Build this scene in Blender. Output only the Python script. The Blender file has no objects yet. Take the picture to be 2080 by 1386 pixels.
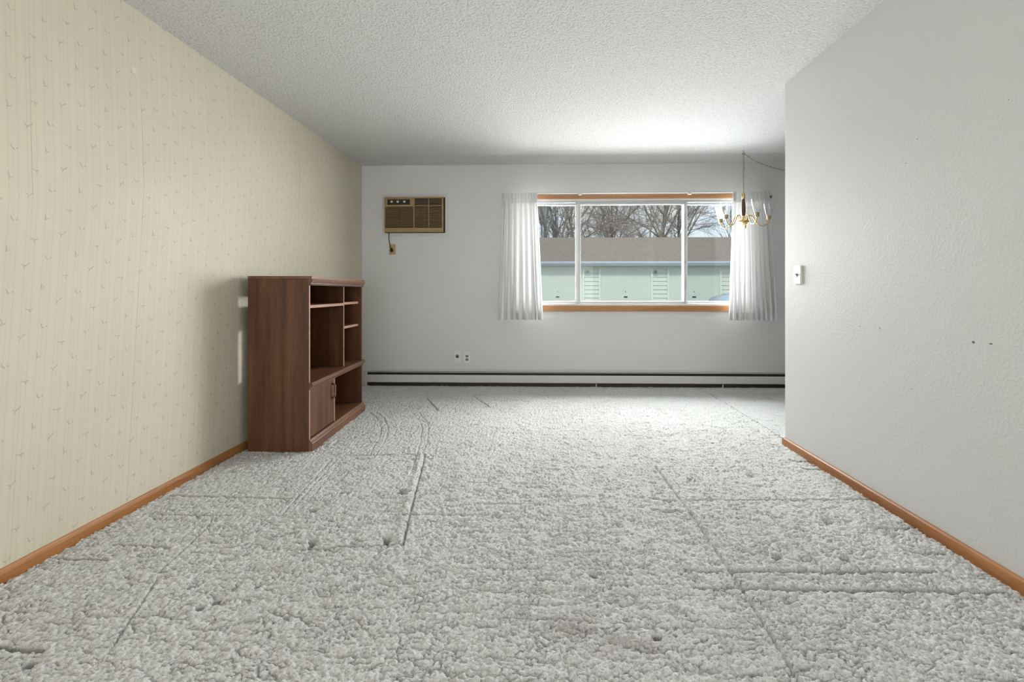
import bpy, bmesh, math, random
import numpy as np
from mathutils import Vector, Matrix

SC = bpy.context.scene
COL = SC.collection
random.seed(7)

# ------------------------------------------------------------------ camera
F, CX, CY, CAMH, YAW = 960.0, 1067.2, 593.1, 1.0347, 0.0283
cd = bpy.data.cameras.new('camera')
cam = bpy.data.objects.new('camera', cd)
COL.objects.link(cam)
cam.location = (0, 0, CAMH)
cam.rotation_euler = (math.pi / 2, 0, YAW)
cd.sensor_width = 36.0
cd.lens = F / 2080 * 36
cd.shift_x = -(CX - 1040) / 2080
cd.shift_y = -(693 - CY) / 2080
cd.clip_start = 0.02
cd.clip_end = 400
SC.camera = cam

# ------------------------------------------------------------------ world, lights, exposure
SC.view_settings.view_transform = 'Standard'
SC.view_settings.look = 'None'
SC.view_settings.gamma = 1
SC.view_settings.use_curve_mapping = False
SC.view_settings.exposure = 0.31
SC.cycles.sample_clamp_indirect = 4.0
SC.cycles.caustics_reflective = False
SC.cycles.caustics_refractive = False

W = bpy.data.worlds.new('sky')
SC.world = W
W.use_nodes = True
wn = W.node_tree.nodes
wl = W.node_tree.links
for n in list(wn):
    wn.remove(n)
w_out = wn.new('ShaderNodeOutputWorld')
w_bg = wn.new('ShaderNodeBackground')
w_tc = wn.new('ShaderNodeTexCoord')
w_sep = wn.new('ShaderNodeSeparateXYZ')
w_ramp = wn.new('ShaderNodeValToRGB')
w_ramp.color_ramp.elements[0].position = 0.0
w_ramp.color_ramp.elements[0].color = (0.80, 0.86, 0.92, 1)
w_ramp.color_ramp.elements[1].position = 0.55
w_ramp.color_ramp.elements[1].color = (0.36, 0.60, 0.90, 1)
w_noise = wn.new('ShaderNodeTexNoise')
w_noise.inputs['Scale'].default_value = 5.0
w_noise.inputs['Detail'].default_value = 5.0
w_map = wn.new('ShaderNodeMapping')
w_map.inputs['Scale'].default_value = (1, 1, 2.5)
w_cr = wn.new('ShaderNodeValToRGB')
w_cr.color_ramp.elements[0].position = 0.47
w_cr.color_ramp.elements[1].position = 0.68
w_mix = wn.new('ShaderNodeMixRGB')
w_mix.inputs['Color2'].default_value = (0.93, 0.95, 0.97, 1)
wl.new(w_tc.outputs['Generated'], w_sep.inputs[0])
wl.new(w_sep.outputs['Z'], w_ramp.inputs[0])
wl.new(w_tc.outputs['Generated'], w_map.inputs[0])
wl.new(w_map.outputs[0], w_noise.inputs['Vector'])
wl.new(w_noise.outputs[0], w_cr.inputs[0])
wl.new(w_cr.outputs[0], w_mix.inputs['Fac'])
wl.new(w_ramp.outputs[0], w_mix.inputs['Color1'])
wl.new(w_mix.outputs[0], w_bg.inputs['Color'])
w_bg.inputs['Strength'].default_value = 1.12
wl.new(w_bg.outputs[0], w_out.inputs[0])

def sun(name, rot, strength, angle, color):
    d = bpy.data.lights.new(name, 'SUN')
    d.energy = strength
    d.angle = angle
    d.color = color
    o = bpy.data.objects.new(name, d)
    o.rotation_euler = rot
    COL.objects.link(o)
    return o

# hazy spring sun from behind the building: lights the garage front, never enters the window
sun('sun', (math.radians(40), 0, math.radians(-14)), 1.85, math.radians(8), (1.0, 0.95, 0.86))

def area(name, loc, rot, sx, sy, power, color=(1, 1, 1), spread=180):
    d = bpy.data.lights.new(name, 'AREA')
    d.shape = 'RECTANGLE'
    d.size = sx
    d.size_y = sy
    d.energy = power
    d.color = color
    d.spread = math.radians(spread)
    o = bpy.data.objects.new(name, d)
    o.location = loc
    o.rotation_euler = rot
    COL.objects.link(o)
    return o

# daylight entering through the picture window
area('window_daylight', (5.0, 6.35, 1.95), (-math.pi / 2, 0, 0), 9.6, 2.4, 1950, (1.0, 0.992, 0.98))
# added fill light behind the camera, brightens the near walls and floor
area('rear_fill', (-0.1, -2.6, 1.0), (math.pi / 2, 0, 0), 3.2, 1.5, 58, (1.0, 0.985, 0.965))

# ------------------------------------------------------------------ helpers
def tag(o, label=None, cat=None, group=None, kind=None):
    if label: o['label'] = label
    if cat: o['category'] = cat
    if group: o['group'] = group
    if kind: o['kind'] = kind
    return o

def empty(name, loc=(0, 0, 0), rz=0.0, parent=None):
    o = bpy.data.objects.new(name, None)
    o.location = loc
    o.rotation_euler = (0, 0, rz)
    o.empty_display_size = 0.1
    COL.objects.link(o)
    if parent: o.parent = parent
    return o

def link_mesh(name, me, mat, parent=None):
    o = bpy.data.objects.new(name, me)
    if mat and not me.materials: me.materials.append(mat)
    COL.objects.link(o)
    if parent: o.parent = parent
    return o

class MB:
    """collects simple solids into one bmesh"""
    def __init__(s): s.bm = bmesh.new()
    def box(s, a, b, bevel=0.0):
        x0, y0, z0 = a; x1, y1, z1 = b
        vs = [s.bm.verts.new(p) for p in ((x0,y0,z0),(x1,y0,z0),(x1,y1,z0),(x0,y1,z0),(x0,y0,z1),(x1,y0,z1),(x1,y1,z1),(x0,y1,z1))]
        fs = [s.bm.faces.new([vs[i] for i in q]) for q in ((0,3,2,1),(4,5,6,7),(0,1,5,4),(1,2,6,5),(2,3,7,6),(3,0,4,7))]
        if bevel > 0:
            es = list({e for f in fs for e in f.edges})
            bmesh.ops.bevel(s.bm, geom=es, offset=bevel, segments=2, affect='EDGES', profile=0.6)
        return s
    def hexa(s, pts):
        vs = [s.bm.verts.new(p) for p in pts]
        for q in ((0,3,2,1),(4,5,6,7),(0,1,5,4),(1,2,6,5),(2,3,7,6),(3,0,4,7)):
            s.bm.faces.new([vs[i] for i in q])
        return s
    def prism(s, prof, axis, a, b):
        """extrude a closed 2D profile along an axis from a to b"""
        def P(u, v, t):
            return {'x': (t, u, v), 'y': (u, t, v), 'z': (u, v, t)}[axis]
        A = [s.bm.verts.new(P(u, v, a)) for u, v in prof]
        B = [s.bm.verts.new(P(u, v, b)) for u, v in prof]
        n = len(prof)
        s.bm.faces.new(A); s.bm.faces.new(B[::-1])
        for i in range(n):
            s.bm.faces.new((A[i], B[i], B[(i+1) % n], A[(i+1) % n]))
        return s
    def lathe(s, prof, c=(0,0,0), seg=24, axis='z', closed=False):
        rings = []
        for r, h in prof:
            ring = []
            for k in range(seg):
                a = 2*math.pi*k/seg
                p = (r*math.cos(a), r*math.sin(a), h)
                if axis == 'y': p = (p[0], p[2], p[1])
                if axis == 'x': p = (p[2], p[0], p[1])
                ring.append(s.bm.verts.new((c[0]+p[0], c[1]+p[1], c[2]+p[2])))
            rings.append(ring)
        for i in range(len(rings)-1):
            for k in range(seg):
                s.bm.faces.new((rings[i][k], rings[i][(k+1)%seg], rings[i+1][(k+1)%seg], rings[i+1][k]))
        if not closed:
            s.bm.faces.new(rings[0][::-1]); s.bm.faces.new(rings[-1])
        return s
    def tube(s, pts, r, seg=8, cap=True):
        pts = [Vector(p) for p in pts]
        rad = r if isinstance(r, (list, tuple)) else [r]*len(pts)
        prev = None; rings = []
        for i, p in enumerate(pts):
            d = (pts[min(i+1, len(pts)-1)] - pts[max(i-1, 0)]).normalized()
            if prev is None:
                up = Vector((0,0,1)) if abs(d.z) < 0.9 else Vector((1,0,0))
                u = d.cross(up).normalized()
            else:
                u = (prev - d*prev.dot(d)).normalized()
            prev = u; v = d.cross(u)
            rings.append([s.bm.verts.new(p + (u*math.cos(2*math.pi*k/seg) + v*math.sin(2*math.pi*k/seg))*rad[i]) for k in range(seg)])
        for i in range(len(rings)-1):
            for k in range(seg):
                s.bm.faces.new((rings[i][k], rings[i][(k+1)%seg], rings[i+1][(k+1)%seg], rings[i+1][k]))
        if cap:
            s.bm.faces.new(rings[0][::-1]); s.bm.faces.new(rings[-1])
        return s
    def mesh(s, name, smooth=False):
        bmesh.ops.recalc_face_normals(s.bm, faces=s.bm.faces)
        me = bpy.data.meshes.new(name)
        s.bm.to_mesh(me); s.bm.free()
        if smooth:
            me.polygons.foreach_set('use_smooth', [True]*len(me.polygons))
        return me
    def build(s, name, mat, parent=None, smooth=False):
        return link_mesh(name, s.mesh(name, smooth), mat, parent)

# ------------------------------------------------------------------ material helpers
class NT:
    def __init__(s, name):
        s.m = bpy.data.materials.new(name)
        s.m.use_nodes = True
        s.t = s.m.node_tree
        s.n = s.t.nodes
        s.out = s.n['Material Output']
        s.b = s.n['Principled BSDF']
    def new(s, t, **kw):
        n = s.n.new(t)
        for k, v in kw.items(): setattr(n, k, v)
        return n
    def link(s, a, b): s.t.links.new(a, b)
    def val(s, x, sock):
        if isinstance(x, (int, float)): sock.default_value = x
        elif isinstance(x, (tuple, list)): sock.default_value = x
        else: s.link(x, sock)
    def math(s, op, a, b=None, c=None, clamp=False):
        n = s.new('ShaderNodeMath', operation=op, use_clamp=clamp)
        s.val(a, n.inputs[0])
        if b is not None: s.val(b, n.inputs[1])
        if c is not None: s.val(c, n.inputs[2])
        return n.outputs[0]
    def vmath(s, op, a, b=None):
        n = s.new('ShaderNodeVectorMath', operation=op)
        s.val(a, n.inputs[0])
        if b is not None: s.val(b, n.inputs[1])
        return n.outputs['Value'] if op in ('DOT_PRODUCT', 'LENGTH', 'DISTANCE') else n.outputs[0]
    def coord(s, scale=None):
        tc = s.new('ShaderNodeTexCoord')
        if scale is None: return tc.outputs['Object']
        mp = s.new('ShaderNodeMapping')
        mp.inputs['Scale'].default_value = scale
        s.link(tc.outputs['Object'], mp.inputs[0])
        return mp.outputs[0]
    def noise(s, vec, scale, detail=3, rough=0.5, dist=0.0):
        n = s.new('ShaderNodeTexNoise')
        n.inputs['Scale'].default_value = scale
        n.inputs['Detail'].default_value = detail
        n.inputs['Roughness'].default_value = rough
        n.inputs['Distortion'].default_value = dist
        s.link(vec, n.inputs['Vector'])
        return n.outputs[0]
    def ramp(s, fac, stops):
        n = s.new('ShaderNodeValToRGB')
        cr = n.color_ramp
        while len(cr.elements) < len(stops): cr.elements.new(0.5)
        for e, (p, c) in zip(cr.elements, stops):
            e.position = p
            e.color = (c, c, c, 1) if isinstance(c, (int, float)) else tuple(c) + (1,)
        s.link(fac, n.inputs[0])
        return n.outputs[0]
    def mix(s, fac, a, b, mode='MIX'):
        n = s.new('ShaderNodeMixRGB', blend_type=mode)
        s.val(fac, n.inputs[0])
        for x, k in ((a, 1), (b, 2)):
            if isinstance(x, tuple): n.inputs[k].default_value = x + (1,)
            else: s.link(x, n.inputs[k])
        return n.outputs[0]
    def bump(s, h, strength, dist):
        n = s.new('ShaderNodeBump')
        n.inputs['Strength'].default_value = strength
        n.inputs['Distance'].default_value = dist
        s.link(h, n.inputs['Height'])
        s.link(n.outputs[0], s.b.inputs['Normal'])
    def pr(s, color=None, rough=0.5, metal=0.0, spec=0.5):
        if color is not None:
            if isinstance(color, tuple): s.b.inputs['Base Color'].default_value = color + (1,)
            else: s.link(color, s.b.inputs['Base Color'])
        if isinstance(rough, (int, float)): s.b.inputs['Roughness'].default_value = rough
        else: s.link(rough, s.b.inputs['Roughness'])
        s.b.inputs['Metallic'].default_value = metal
        s.b.inputs['Specular IOR Level'].default_value = spec
        return s.m

def plain(name, color, rough=0.5, metal=0.0, spec=0.5, var=0.06, scale=30):
    t = NT(name)
    f = t.noise(t.coord(), scale, 3)
    d = tuple(max(0, c*(1-var)) for c in color)
    l = tuple(min(1, c*(1+var)) for c in color)
    return t.pr(t.ramp(f, [(0.3, d), (0.7, l)]), rough, metal, spec)

M = {}
# painted walls: roller texture plus small nail holes and scuffs
def painted(name, color, holes=(), plane='xz', peel=0.25, peel_scale=85, smooth_lo=0.35):
    t = NT(name)
    co = t.coord()
    big = t.noise(co, 1.3, 3)
    col = t.ramp(big, [(0.3, tuple(c*0.965 for c in color)), (0.7, color)])
    if holes:
        sep = t.new('ShaderNodeSeparateXYZ')
        t.link(co, sep.inputs[0])
        cmb = t.new('ShaderNodeCombineXYZ')
        t.link(sep.outputs['XYZ'.index(plane[0].upper())], cmb.inputs[0])
        t.link(sep.outputs['XYZ'.index(plane[1].upper())], cmb.inputs[1])
        wob = t.noise(co, 60, 2)
        acc = None
        for (u, v, ru, rv) in [(a_, b_, c_*.46, d_*.46) for a_, b_, c_, d_ in holes]:
            d = t.vmath('SUBTRACT', cmb.outputs[0], (u, v, 0))
            d = t.vmath('MULTIPLY', d, (1/ru, 1/rv, 0))
            l = t.vmath('LENGTH', d)
            l = t.math('ADD', l, t.math('MULTIPLY', t.math('SUBTRACT', wob, 0.5), 1.6))
            k = t.math('SUBTRACT', 1.15, l, clamp=True)
            acc = k if acc is None else t.math('MAXIMUM', acc, k)
        m = t.ramp(acc, [(0.0, 0.0), (0.35, 1.0)])
        col = t.mix(m, col, (0.10, 0.095, 0.09))
    p1 = t.noise(co, peel_scale, 2, 0.5)
    lo = t.ramp(t.noise(co, 2.2, 2), [(smooth_lo, 0.15), (0.65, 1.0)])
    h = t.math('MULTIPLY', t.ramp(p1, [(0.50, 0.0), (0.66, 1.0)]), lo)
    t.bump(h, peel, 0.004)
    return t.pr(col, 0.62, 0, 0.3)

M['wall_back'] = painted('painted_wall_back', (0.72, 0.72, 0.715),
    [(-0.676,1.847,.005,.006),(-1.466,1.547,.005,.006),(-1.462,1.496,.006,.005),(-1.142,1.546,.005,.005),(-1.14,1.496,.005,.006),
     (-0.878,1.368,.006,.006),(-0.886,1.321,.005,.006),(-0.561,1.367,.005,.006),(-0.552,1.32,.005,.006),(-1.473,1.25,.006,.006),(-1.153,1.25,.006,.005)],
    'xz', 0.10, 120)
M['wall_right'] = painted('painted_wall_right', (0.67, 0.67, 0.665),
    [(2.498,.856,.010,.007),(2.356,.856,.004,.013),(1.859,.842,.011,.008),(1.788,.843,.016,.005),(3.09,.86,.007,.004),(3.10,.845,.006,.005),
     (1.723,1.717,.004,.005),(2.128,1.707,.004,.006),(2.583,1.79,.005,.005),(2.192,1.618,.006,.005),(2.47,.70,.006,.004),(2.16,.60,.004,.005)],
    'yz', 0.16, 75)
M['wall_plain'] = painted('painted_wall_plain', (0.70, 0.70, 0.69))

# popcorn ceiling
t = NT('popcorn_ceiling')
co = t.coord()
a = t.noise(co, 80, 3, 0.6)
v = t.new('ShaderNodeTexVoronoi'); v.inputs['Scale'].default_value = 75
t.link(co, v.inputs['Vector'])
h = t.math('SUBTRACT', t.ramp(a, [(0.36, 0.0), (0.66, 1.0)]), t.math('MULTIPLY', v.outputs['Distance'], 0.55))
t.bump(h, 0.36, 0.010)
spk = t.ramp(a, [(0.34, (0.53, 0.53, 0.525)), (0.48, (0.67, 0.67, 0.665)), (0.7, (0.69, 0.69, 0.685))])
M['ceiling'] = t.pr(spk, 0.9, 0, 0.1)

# wallpaper: cream paper, fine vertical pinstripes, small printed flying birds
t = NT('bird_wallpaper')
co = t.coord()
sep = t.new('ShaderNodeSeparateXYZ'); t.link(co, sep.inputs[0])
u, w = sep.outputs['Y'], sep.outputs['Z']
# pattern skewed to offset the added wall twist, so stripes look upright in view
skew = t.math('MULTIPLY', t.math('MULTIPLY', u, t.math('SUBTRACT', 5.2131, u)), 0.0101)
u = t.math('SUBTRACT', u, t.math('MULTIPLY', skew, t.math('SUBTRACT', w, 2.0)))
uw = t.new('ShaderNodeCombineXYZ'); t.link(u, uw.inputs[0]); t.link(w, uw.inputs[1])
wob = t.new('ShaderNodeTexNoise'); wob.inputs['Scale'].default_value = 160; wob.inputs['Detail'].default_value = 2
t.link(co, wob.inputs['Vector'])
BIRDS = [((2.090, 2.125), [((-.007,.012),(-.0025,.004),.0016),((-.0025,.004),(-.003,-.0095),.0026),((-.003,-.0095),(.0085,-.004),.0018)]),
         ((2.180, 2.167), [((-.0155,.002),(0,0),.0016),((0,0),(.0105,.0005),.0022),((0,0),(.0025,-.0085),.0022)]),
         ((2.286, 2.200), [((-.012,.004),(-.0025,-.0035),.0018),((-.0025,-.0035),(.014,.010),.0021),((-.0025,-.0035),(-.006,-.012),.0016)]),
         ((2.367, 2.237), [((-.010,.0072),(-.0075,-.0026),.0020),((-.0075,-.0026),(0,-.0085),.0025),((.0085,-.0045),(.0125,-.0015),.0022)])]
PU, PV = 0.2620, 0.13335
birds = None
for (u0, w0), segs in BIRDS:
    pu = t.math('SUBTRACT', u, u0); pw = t.math('SUBTRACT', w, w0)
    row = t.math('FLOOR', t.math('ADD', t.math('DIVIDE', pw, PV), 0.5))
    qw = t.math('SUBTRACT', pw, t.math('MULTIPLY', row, PV))
    qu = t.math('SUBTRACT', pu, t.math('MULTIPLY', row, PU/2))
    col_ = t.math('FLOOR', t.math('ADD', t.math('DIVIDE', qu, PU), 0.5))
    qu = t.math('SUBTRACT', qu, t.math('MULTIPLY', col_, PU))
    c = t.new('ShaderNodeCombineXYZ'); t.link(qu, c.inputs[0]); t.link(qw, c.inputs[1])
    for A, B, r in segs:
        d = (B[0]-A[0], B[1]-A[1]); dd = d[0]**2+d[1]**2
        pa = t.vmath('SUBTRACT', c.outputs[0], (A[0], A[1], 0))
        k = t.math('MULTIPLY', t.vmath('DOT_PRODUCT', pa, (d[0], d[1], 0)), 1/dd, clamp=True)
        s_ = t.new('ShaderNodeVectorMath', operation='SCALE'); s_.inputs[0].default_value = (d[0], d[1], 0); t.link(k, s_.inputs['Scale'])
        l = t.vmath('LENGTH', t.vmath('SUBTRACT', pa, s_.outputs[0]))
        m_ = t.math('DIVIDE', t.math('SUBTRACT', r*1.6, l), r, clamp=True)
        birds = m_ if birds is None else t.math('MAXIMUM', birds, m_)
birds = t.math('MULTIPLY', birds, t.ramp(wob.outputs[0], [(0.3, 0.25), (0.6, 0.9)]))
def stripe(u, period, off, width):
    x = t.math('DIVIDE', t.math('SUBTRACT', u, off), period)
    fr = t.math('SUBTRACT', x, t.math('FLOOR', t.math('ADD', x, 0.5)))
    d = t.math('MULTIPLY', t.math('ABSOLUTE', fr), period)
    return t.math('DIVIDE', t.math('SUBTRACT', width, d), width, clamp=True)
s1 = stripe(u, 0.03275, 1.725, 0.0022)
s2 = stripe(u, 0.0655, 1.741, 0.0075)
s3 = stripe(u, 0.0655, 1.7075, 0.0018)
seam = stripe(u, 0.508, 1.773, 0.0022)
seam = t.math('MULTIPLY', seam, t.ramp(t.noise(co, 1.4, 2), [(0.42, 0.0), (0.6, 1.0)]))
paper = t.ramp(t.noise(co, 3.0, 4), [(0.3, (0.605, 0.56, 0.445)), (0.7, (0.64, 0.595, 0.475))])
paper = t.mix(t.math('MULTIPLY', s1, 0.22), paper, (0.36, 0.32, 0.24))
paper = t.mix(t.math('MULTIPLY', s3, 0.16), paper, (0.36, 0.32, 0.24))
paper = t.mix(t.math('MULTIPLY', s2, 0.16), paper, (0.72, 0.66, 0.52))
paper = t.mix(t.math('MULTIPLY', birds, 0.62), paper, (0.27, 0.245, 0.19))
paper = t.mix(t.math('MULTIPLY', seam, 0.75), paper, (0.33, 0.29, 0.21))
pd = t.vmath('MULTIPLY', t.vmath('SUBTRACT', uw.outputs[0], (2.248, 2.119, 0)), (90, 55, 0))
patch = t.math('SUBTRACT', 1.4, t.vmath('LENGTH', pd), clamp=True)
paper = t.mix(t.math('MULTIPLY', patch, 0.6), paper, (0.78, 0.74, 0.64))
t.bump(t.math('ADD', t.noise(co, 55, 2), t.math('MULTIPLY', s1, -0.6)), 0.10, 0.004)
M['wallpaper'] = t.pr(paper, 0.6, 0, 0.25)

# wood materials
def wood(name, dark, mid, light, axis, rough=0.35, spec=0.5, ring=1.0, fine=1.0):
    t = NT(name)
    sc = {'x': (0.06, 1, 1), 'y': (1, 0.06, 1), 'z': (1, 1, 0.06)}[axis]
    co = t.coord(sc)
    n1 = t.noise(co, 9*ring, 4, 0.55, 0.6)
    n2 = t.noise(co, 140*fine, 3, 0.6)
    n3 = t.noise(t.coord(), 2.5, 2)
    f = t.math('ADD', t.math('MULTIPLY', n1, 0.7), t.math('MULTIPLY', n2, 0.3))
    col = t.ramp(f, [(0.34, dark), (0.5, mid), (0.66, light)])
    col = t.mix(t.math('MULTIPLY', n3, 0.35), col, dark)
    t.bump(n2, 0.06, 0.002)
    return t.pr(col, t.ramp(n2, [(0.3, rough), (0.7, rough+0.12)]), 0, spec)

M['cab'] = wood('cherry_laminate', (0.046, 0.014, 0.0045), (0.112, 0.037, 0.011), (0.19, 0.071, 0.023), 'z', 0.40, 0.55, 1.5)
M['cab_h'] = wood('cherry_laminate_lengthwise', (0.070, 0.025, 0.012), (0.160, 0.062, 0.024), (0.24, 0.10, 0.042), 'y', 0.40, 0.7)
M['cab_edge'] = plain('pale_shelf_edge', (0.42, 0.24, 0.165), 0.35, 0, 0.5, 0.10, 60)  # paler, pinker tone than the panels
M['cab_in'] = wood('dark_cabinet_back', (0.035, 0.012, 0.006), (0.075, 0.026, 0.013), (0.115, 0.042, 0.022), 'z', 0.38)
M['oak_y'] = wood('oak_trim_along_room', (0.24, 0.085, 0.022), (0.38, 0.155, 0.045), (0.50, 0.235, 0.085), 'y', 0.3, 0.5, 2, 1)
M['oak_x'] = wood('oak_trim_across_room', (0.30, 0.13, 0.045), (0.44, 0.205, 0.075), (0.55, 0.285, 0.12), 'x', 0.35, 0.5, 2, 1)
M['oak_z'] = wood('oak_trim_upright', (0.30, 0.13, 0.045), (0.44, 0.205, 0.075), (0.55, 0.285, 0.12), 'z', 0.35, 0.5, 2, 1)

# carpet
t = NT('grey_cut_pile_carpet')
co = t.coord()
n_big = t.noise(co, 1.6, 3, 0.55)
n_mid = t.noise(co, 9, 3, 0.6)
n_f = t.noise(co, 120, 3, 0.65)
base = t.ramp(n_f, [(0.30, (0.40, 0.398, 0.39)), (0.48, (0.66, 0.658, 0.645)), (0.70, (0.80, 0.798, 0.785))])
base = t.mix(t.ramp(n_big, [(0.42, 0.0), (0.72, 0.22)]), base, (0.42, 0.415, 0.40))
base = t.mix(t.ramp(n_mid, [(0.58, 0.0), (0.78, 0.25)]), base, (0.36, 0.355, 0.34))
def blot(cx, cy, rx, ry, edge):
    d = t.vmath('MULTIPLY', t.vmath('SUBTRACT', co, (cx, cy, 0)), (1/rx, 1/ry, 0))
    l = t.vmath('LENGTH', d)
    l = t.math('ADD', l, t.math('MULTIPLY', t.math('SUBTRACT', t.noise(co, 14, 3), 0.5), edge))
    return t.math('SUBTRACT', 1.0, l, clamp=True)
base = t.mix(t.math('MULTIPLY', blot(0.10, 1.47, .10, .06, 1.6), 0.55), base, (0.27, 0.22, 0.21))
base = t.mix(t.math('MULTIPLY', blot(0.22, 1.40, .16, .06, 1.8), 0.45), base, (0.30, 0.255, 0.245))
base = t.mix(t.math('MULTIPLY', blot(2.15, 4.66, .30, .18, 1.2), 0.6), base, (0.36, 0.345, 0.25))
base = t.mix(t.math('MULTIPLY', blot(2.30, 4.85, .8, .16, 1.2), 0.5), base, (0.40, 0.385, 0.30))
bm_ = t.math('ADD', t.math('MULTIPLY', t.noise(co, 260, 2, 0.6), 0.6), n_f)
t.bump(bm_, 0.75, 0.006)
M['carpet'] = t.pr(base, 0.95, 0, 0.05)
t.b.inputs['Sheen Weight'].default_value = 0.15
t.b.inputs['Sheen Roughness'].default_value = 0.6

M['white_metal'] = plain('white_enamel', (0.66, 0.66, 0.65), 0.38, 0, 0.5, 0.03)
M['white_alu'] = plain('white_aluminium', (0.80, 0.80, 0.79), 0.35, 0, 0.5, 0.03)
M['grey_alu'] = plain('dull_aluminium_channel', (0.50, 0.52, 0.53), 0.4, 0.3, 0.5, 0.05)
M['white_plastic'] = plain('white_plastic', (0.78, 0.78, 0.77), 0.35, 0, 0.5, 0.02)
M['heater_dark'] = plain('dark_heater_slot', (0.020, 0.019, 0.018), 0.55, 0.0, 0.3, 0.2)
M['heater_fin'] = plain('brown_heater_fins', (0.045, 0.035, 0.030), 0.5, 0.3, 0.3, 0.3, 80)
M['black_rubber'] = plain('black_rubber', (0.018, 0.016, 0.015), 0.5, 0, 0.4, 0.1)
M['grey_plastic'] = plain('grey_plastic', (0.20, 0.20, 0.20), 0.45, 0, 0.4, 0.05)
M['beige_plate'] = plain('yellowed_beige_plastic', (0.50, 0.36, 0.18), 0.42, 0, 0.4, 0.05)
M['ac_tan'] = plain('aged_tan_plastic', (0.36, 0.245, 0.115), 0.45, 0, 0.4, 0.08, 14)
M['ac_slat'] = plain('tan_louver_plastic', (0.34, 0.24, 0.135), 0.45, 0, 0.4, 0.06)
M['ac_dark'] = plain('dark_brown_plastic', (0.030, 0.018, 0.012), 0.4, 0, 0.4, 0.1)
M['ac_hollow'] = plain('brown_filter_behind_louvers', (0.050, 0.030, 0.019), 0.8, 0, 0.2, 0.2, 40)
M['silver'] = plain('silver_knob', (0.80, 0.78, 0.75), 0.25, 0.6, 0.5, 0.03)
M['brass'] = plain('polished_brass', (0.78, 0.55, 0.24), 0.22, 1.0, 0.5, 0.05)
M['brass_dull'] = plain('tarnished_brass', (0.48, 0.37, 0.20), 0.3, 1.0, 0.5, 0.1)
M['chain'] = plain('dull_brass_chain', (0.36, 0.32, 0.24), 0.35, 0.9, 0.5, 0.1)
M['walnut'] = wood('turned_walnut', (0.06, 0.022, 0.014), (0.11, 0.045, 0.030), (0.16, 0.07, 0.048), 'z', 0.3)

def thin_glass(name, ior, tint, haze, haze_col=(0.8, 0.83, 0.84), tint_noise=0.0):
    t = NT(name)
    t.n.remove(t.b)
    tr = t.new('ShaderNodeBsdfTransparent'); tr.inputs[0].default_value = tint + (1,)
    gl = t.new('ShaderNodeBsdfGlossy'); gl.inputs['Roughness'].default_value = 0.0
    lw = t.new('ShaderNodeLayerWeight'); lw.inputs[0].default_value = 0.5
    f0 = ((ior-1)/(ior+1))**2
    fres = t.math('ADD', t.math('MULTIPLY', t.math('POWER', lw.outputs['Facing'], 5.0), 0.55), f0)
    m1 = t.new('ShaderNodeMixShader')
    t.link(fres, m1.inputs[0]); t.link(tr.outputs[0], m1.inputs[1]); t.link(gl.outputs[0], m1.inputs[2])
    if haze <= 0:
        t.link(m1.outputs[0], t.out.inputs[0])
        return t.m
    df = t.new('ShaderNodeBsdfTranslucent'); df.inputs[0].default_value = haze_col + (1,)
    m2 = t.new('ShaderNodeMixShader')
    h = t.ramp(t.noise(t.coord(), 3, 3), [(0.3, haze*0.7), (0.7, haze*1.3)])
    t.link(h, m2.inputs[0]); t.link(m1.outputs[0], m2.inputs[1]); t.link(df.outputs[0], m2.inputs[2])
    t.link(m2.outputs[0], t.out.inputs[0])
    return t.m
M['pane'] = thin_glass('dusty_window_glass', 1.25, (0.965, 0.985, 0.98), 0.0)
M['screen_pane'] = thin_glass('screened_window_glass', 1.25, (0.90, 0.92, 0.92), 0.0, (0.6, 0.63, 0.63))
M['shade_glass'] = thin_glass('clear_shade_glass', 1.5, (0.988, 0.99, 0.988), 0.025)
M['bulb_glass'] = thin_glass('clear_bulb_glass', 1.5, (0.95, 0.95, 0.94), 0.05)

def fabric(name, col, trans, sheer):
    t = NT(name)
    t.n.remove(t.b)
    co = t.coord()
    wv = t.noise(t.coord((1, 1, 3)), 180, 2)
    c = t.ramp(wv, [(0.3, tuple(x*0.93 for x in col)), (0.7, col)])
    d = t.new('ShaderNodeBsdfDiffuse'); t.link(c, d.inputs[0])
    tl = t.new('ShaderNodeBsdfTranslucent'); t.link(c, tl.inputs[0])
    m1 = t.new('ShaderNodeMixShader'); m1.inputs[0].default_value = trans
    t.link(d.outputs[0], m1.inputs[1]); t.link(tl.outputs[0], m1.inputs[2])
    tp = t.new('ShaderNodeBsdfTransparent')
    m2 = t.new('ShaderNodeMixShader'); m2.inputs[0].default_value = sheer
    t.link(m1.outputs[0], m2.inputs[1]); t.link(tp.outputs[0], m2.inputs[2])
    t.link(m2.outputs[0], t.out.inputs[0])
    return t.m
M['sheer'] = fabric('white_sheer_fabric', (0.80, 0.80, 0.80), 0.10, 0.03)
M['sheer_double'] = fabric('folded_sheer_fabric', (0.76, 0.76, 0.76), 0.05, 0.0)

# ------------------------------------------------------------------ room shell
D, L, R, C = 5.2131, 1.9729, 1.6647, 2.44
REND = 3.245           # where the right wall stops
REAR = -3.0
AX = 3.75              # right side of the dining recess
LF, LC = -0.0161, 0.0119  # twist the left wall to fit its floor and ceiling lines in view
def lx_floor(y): return -L - LF*(D-y)
def lx_ceil(y): return -L - LC*(D-y)

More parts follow.
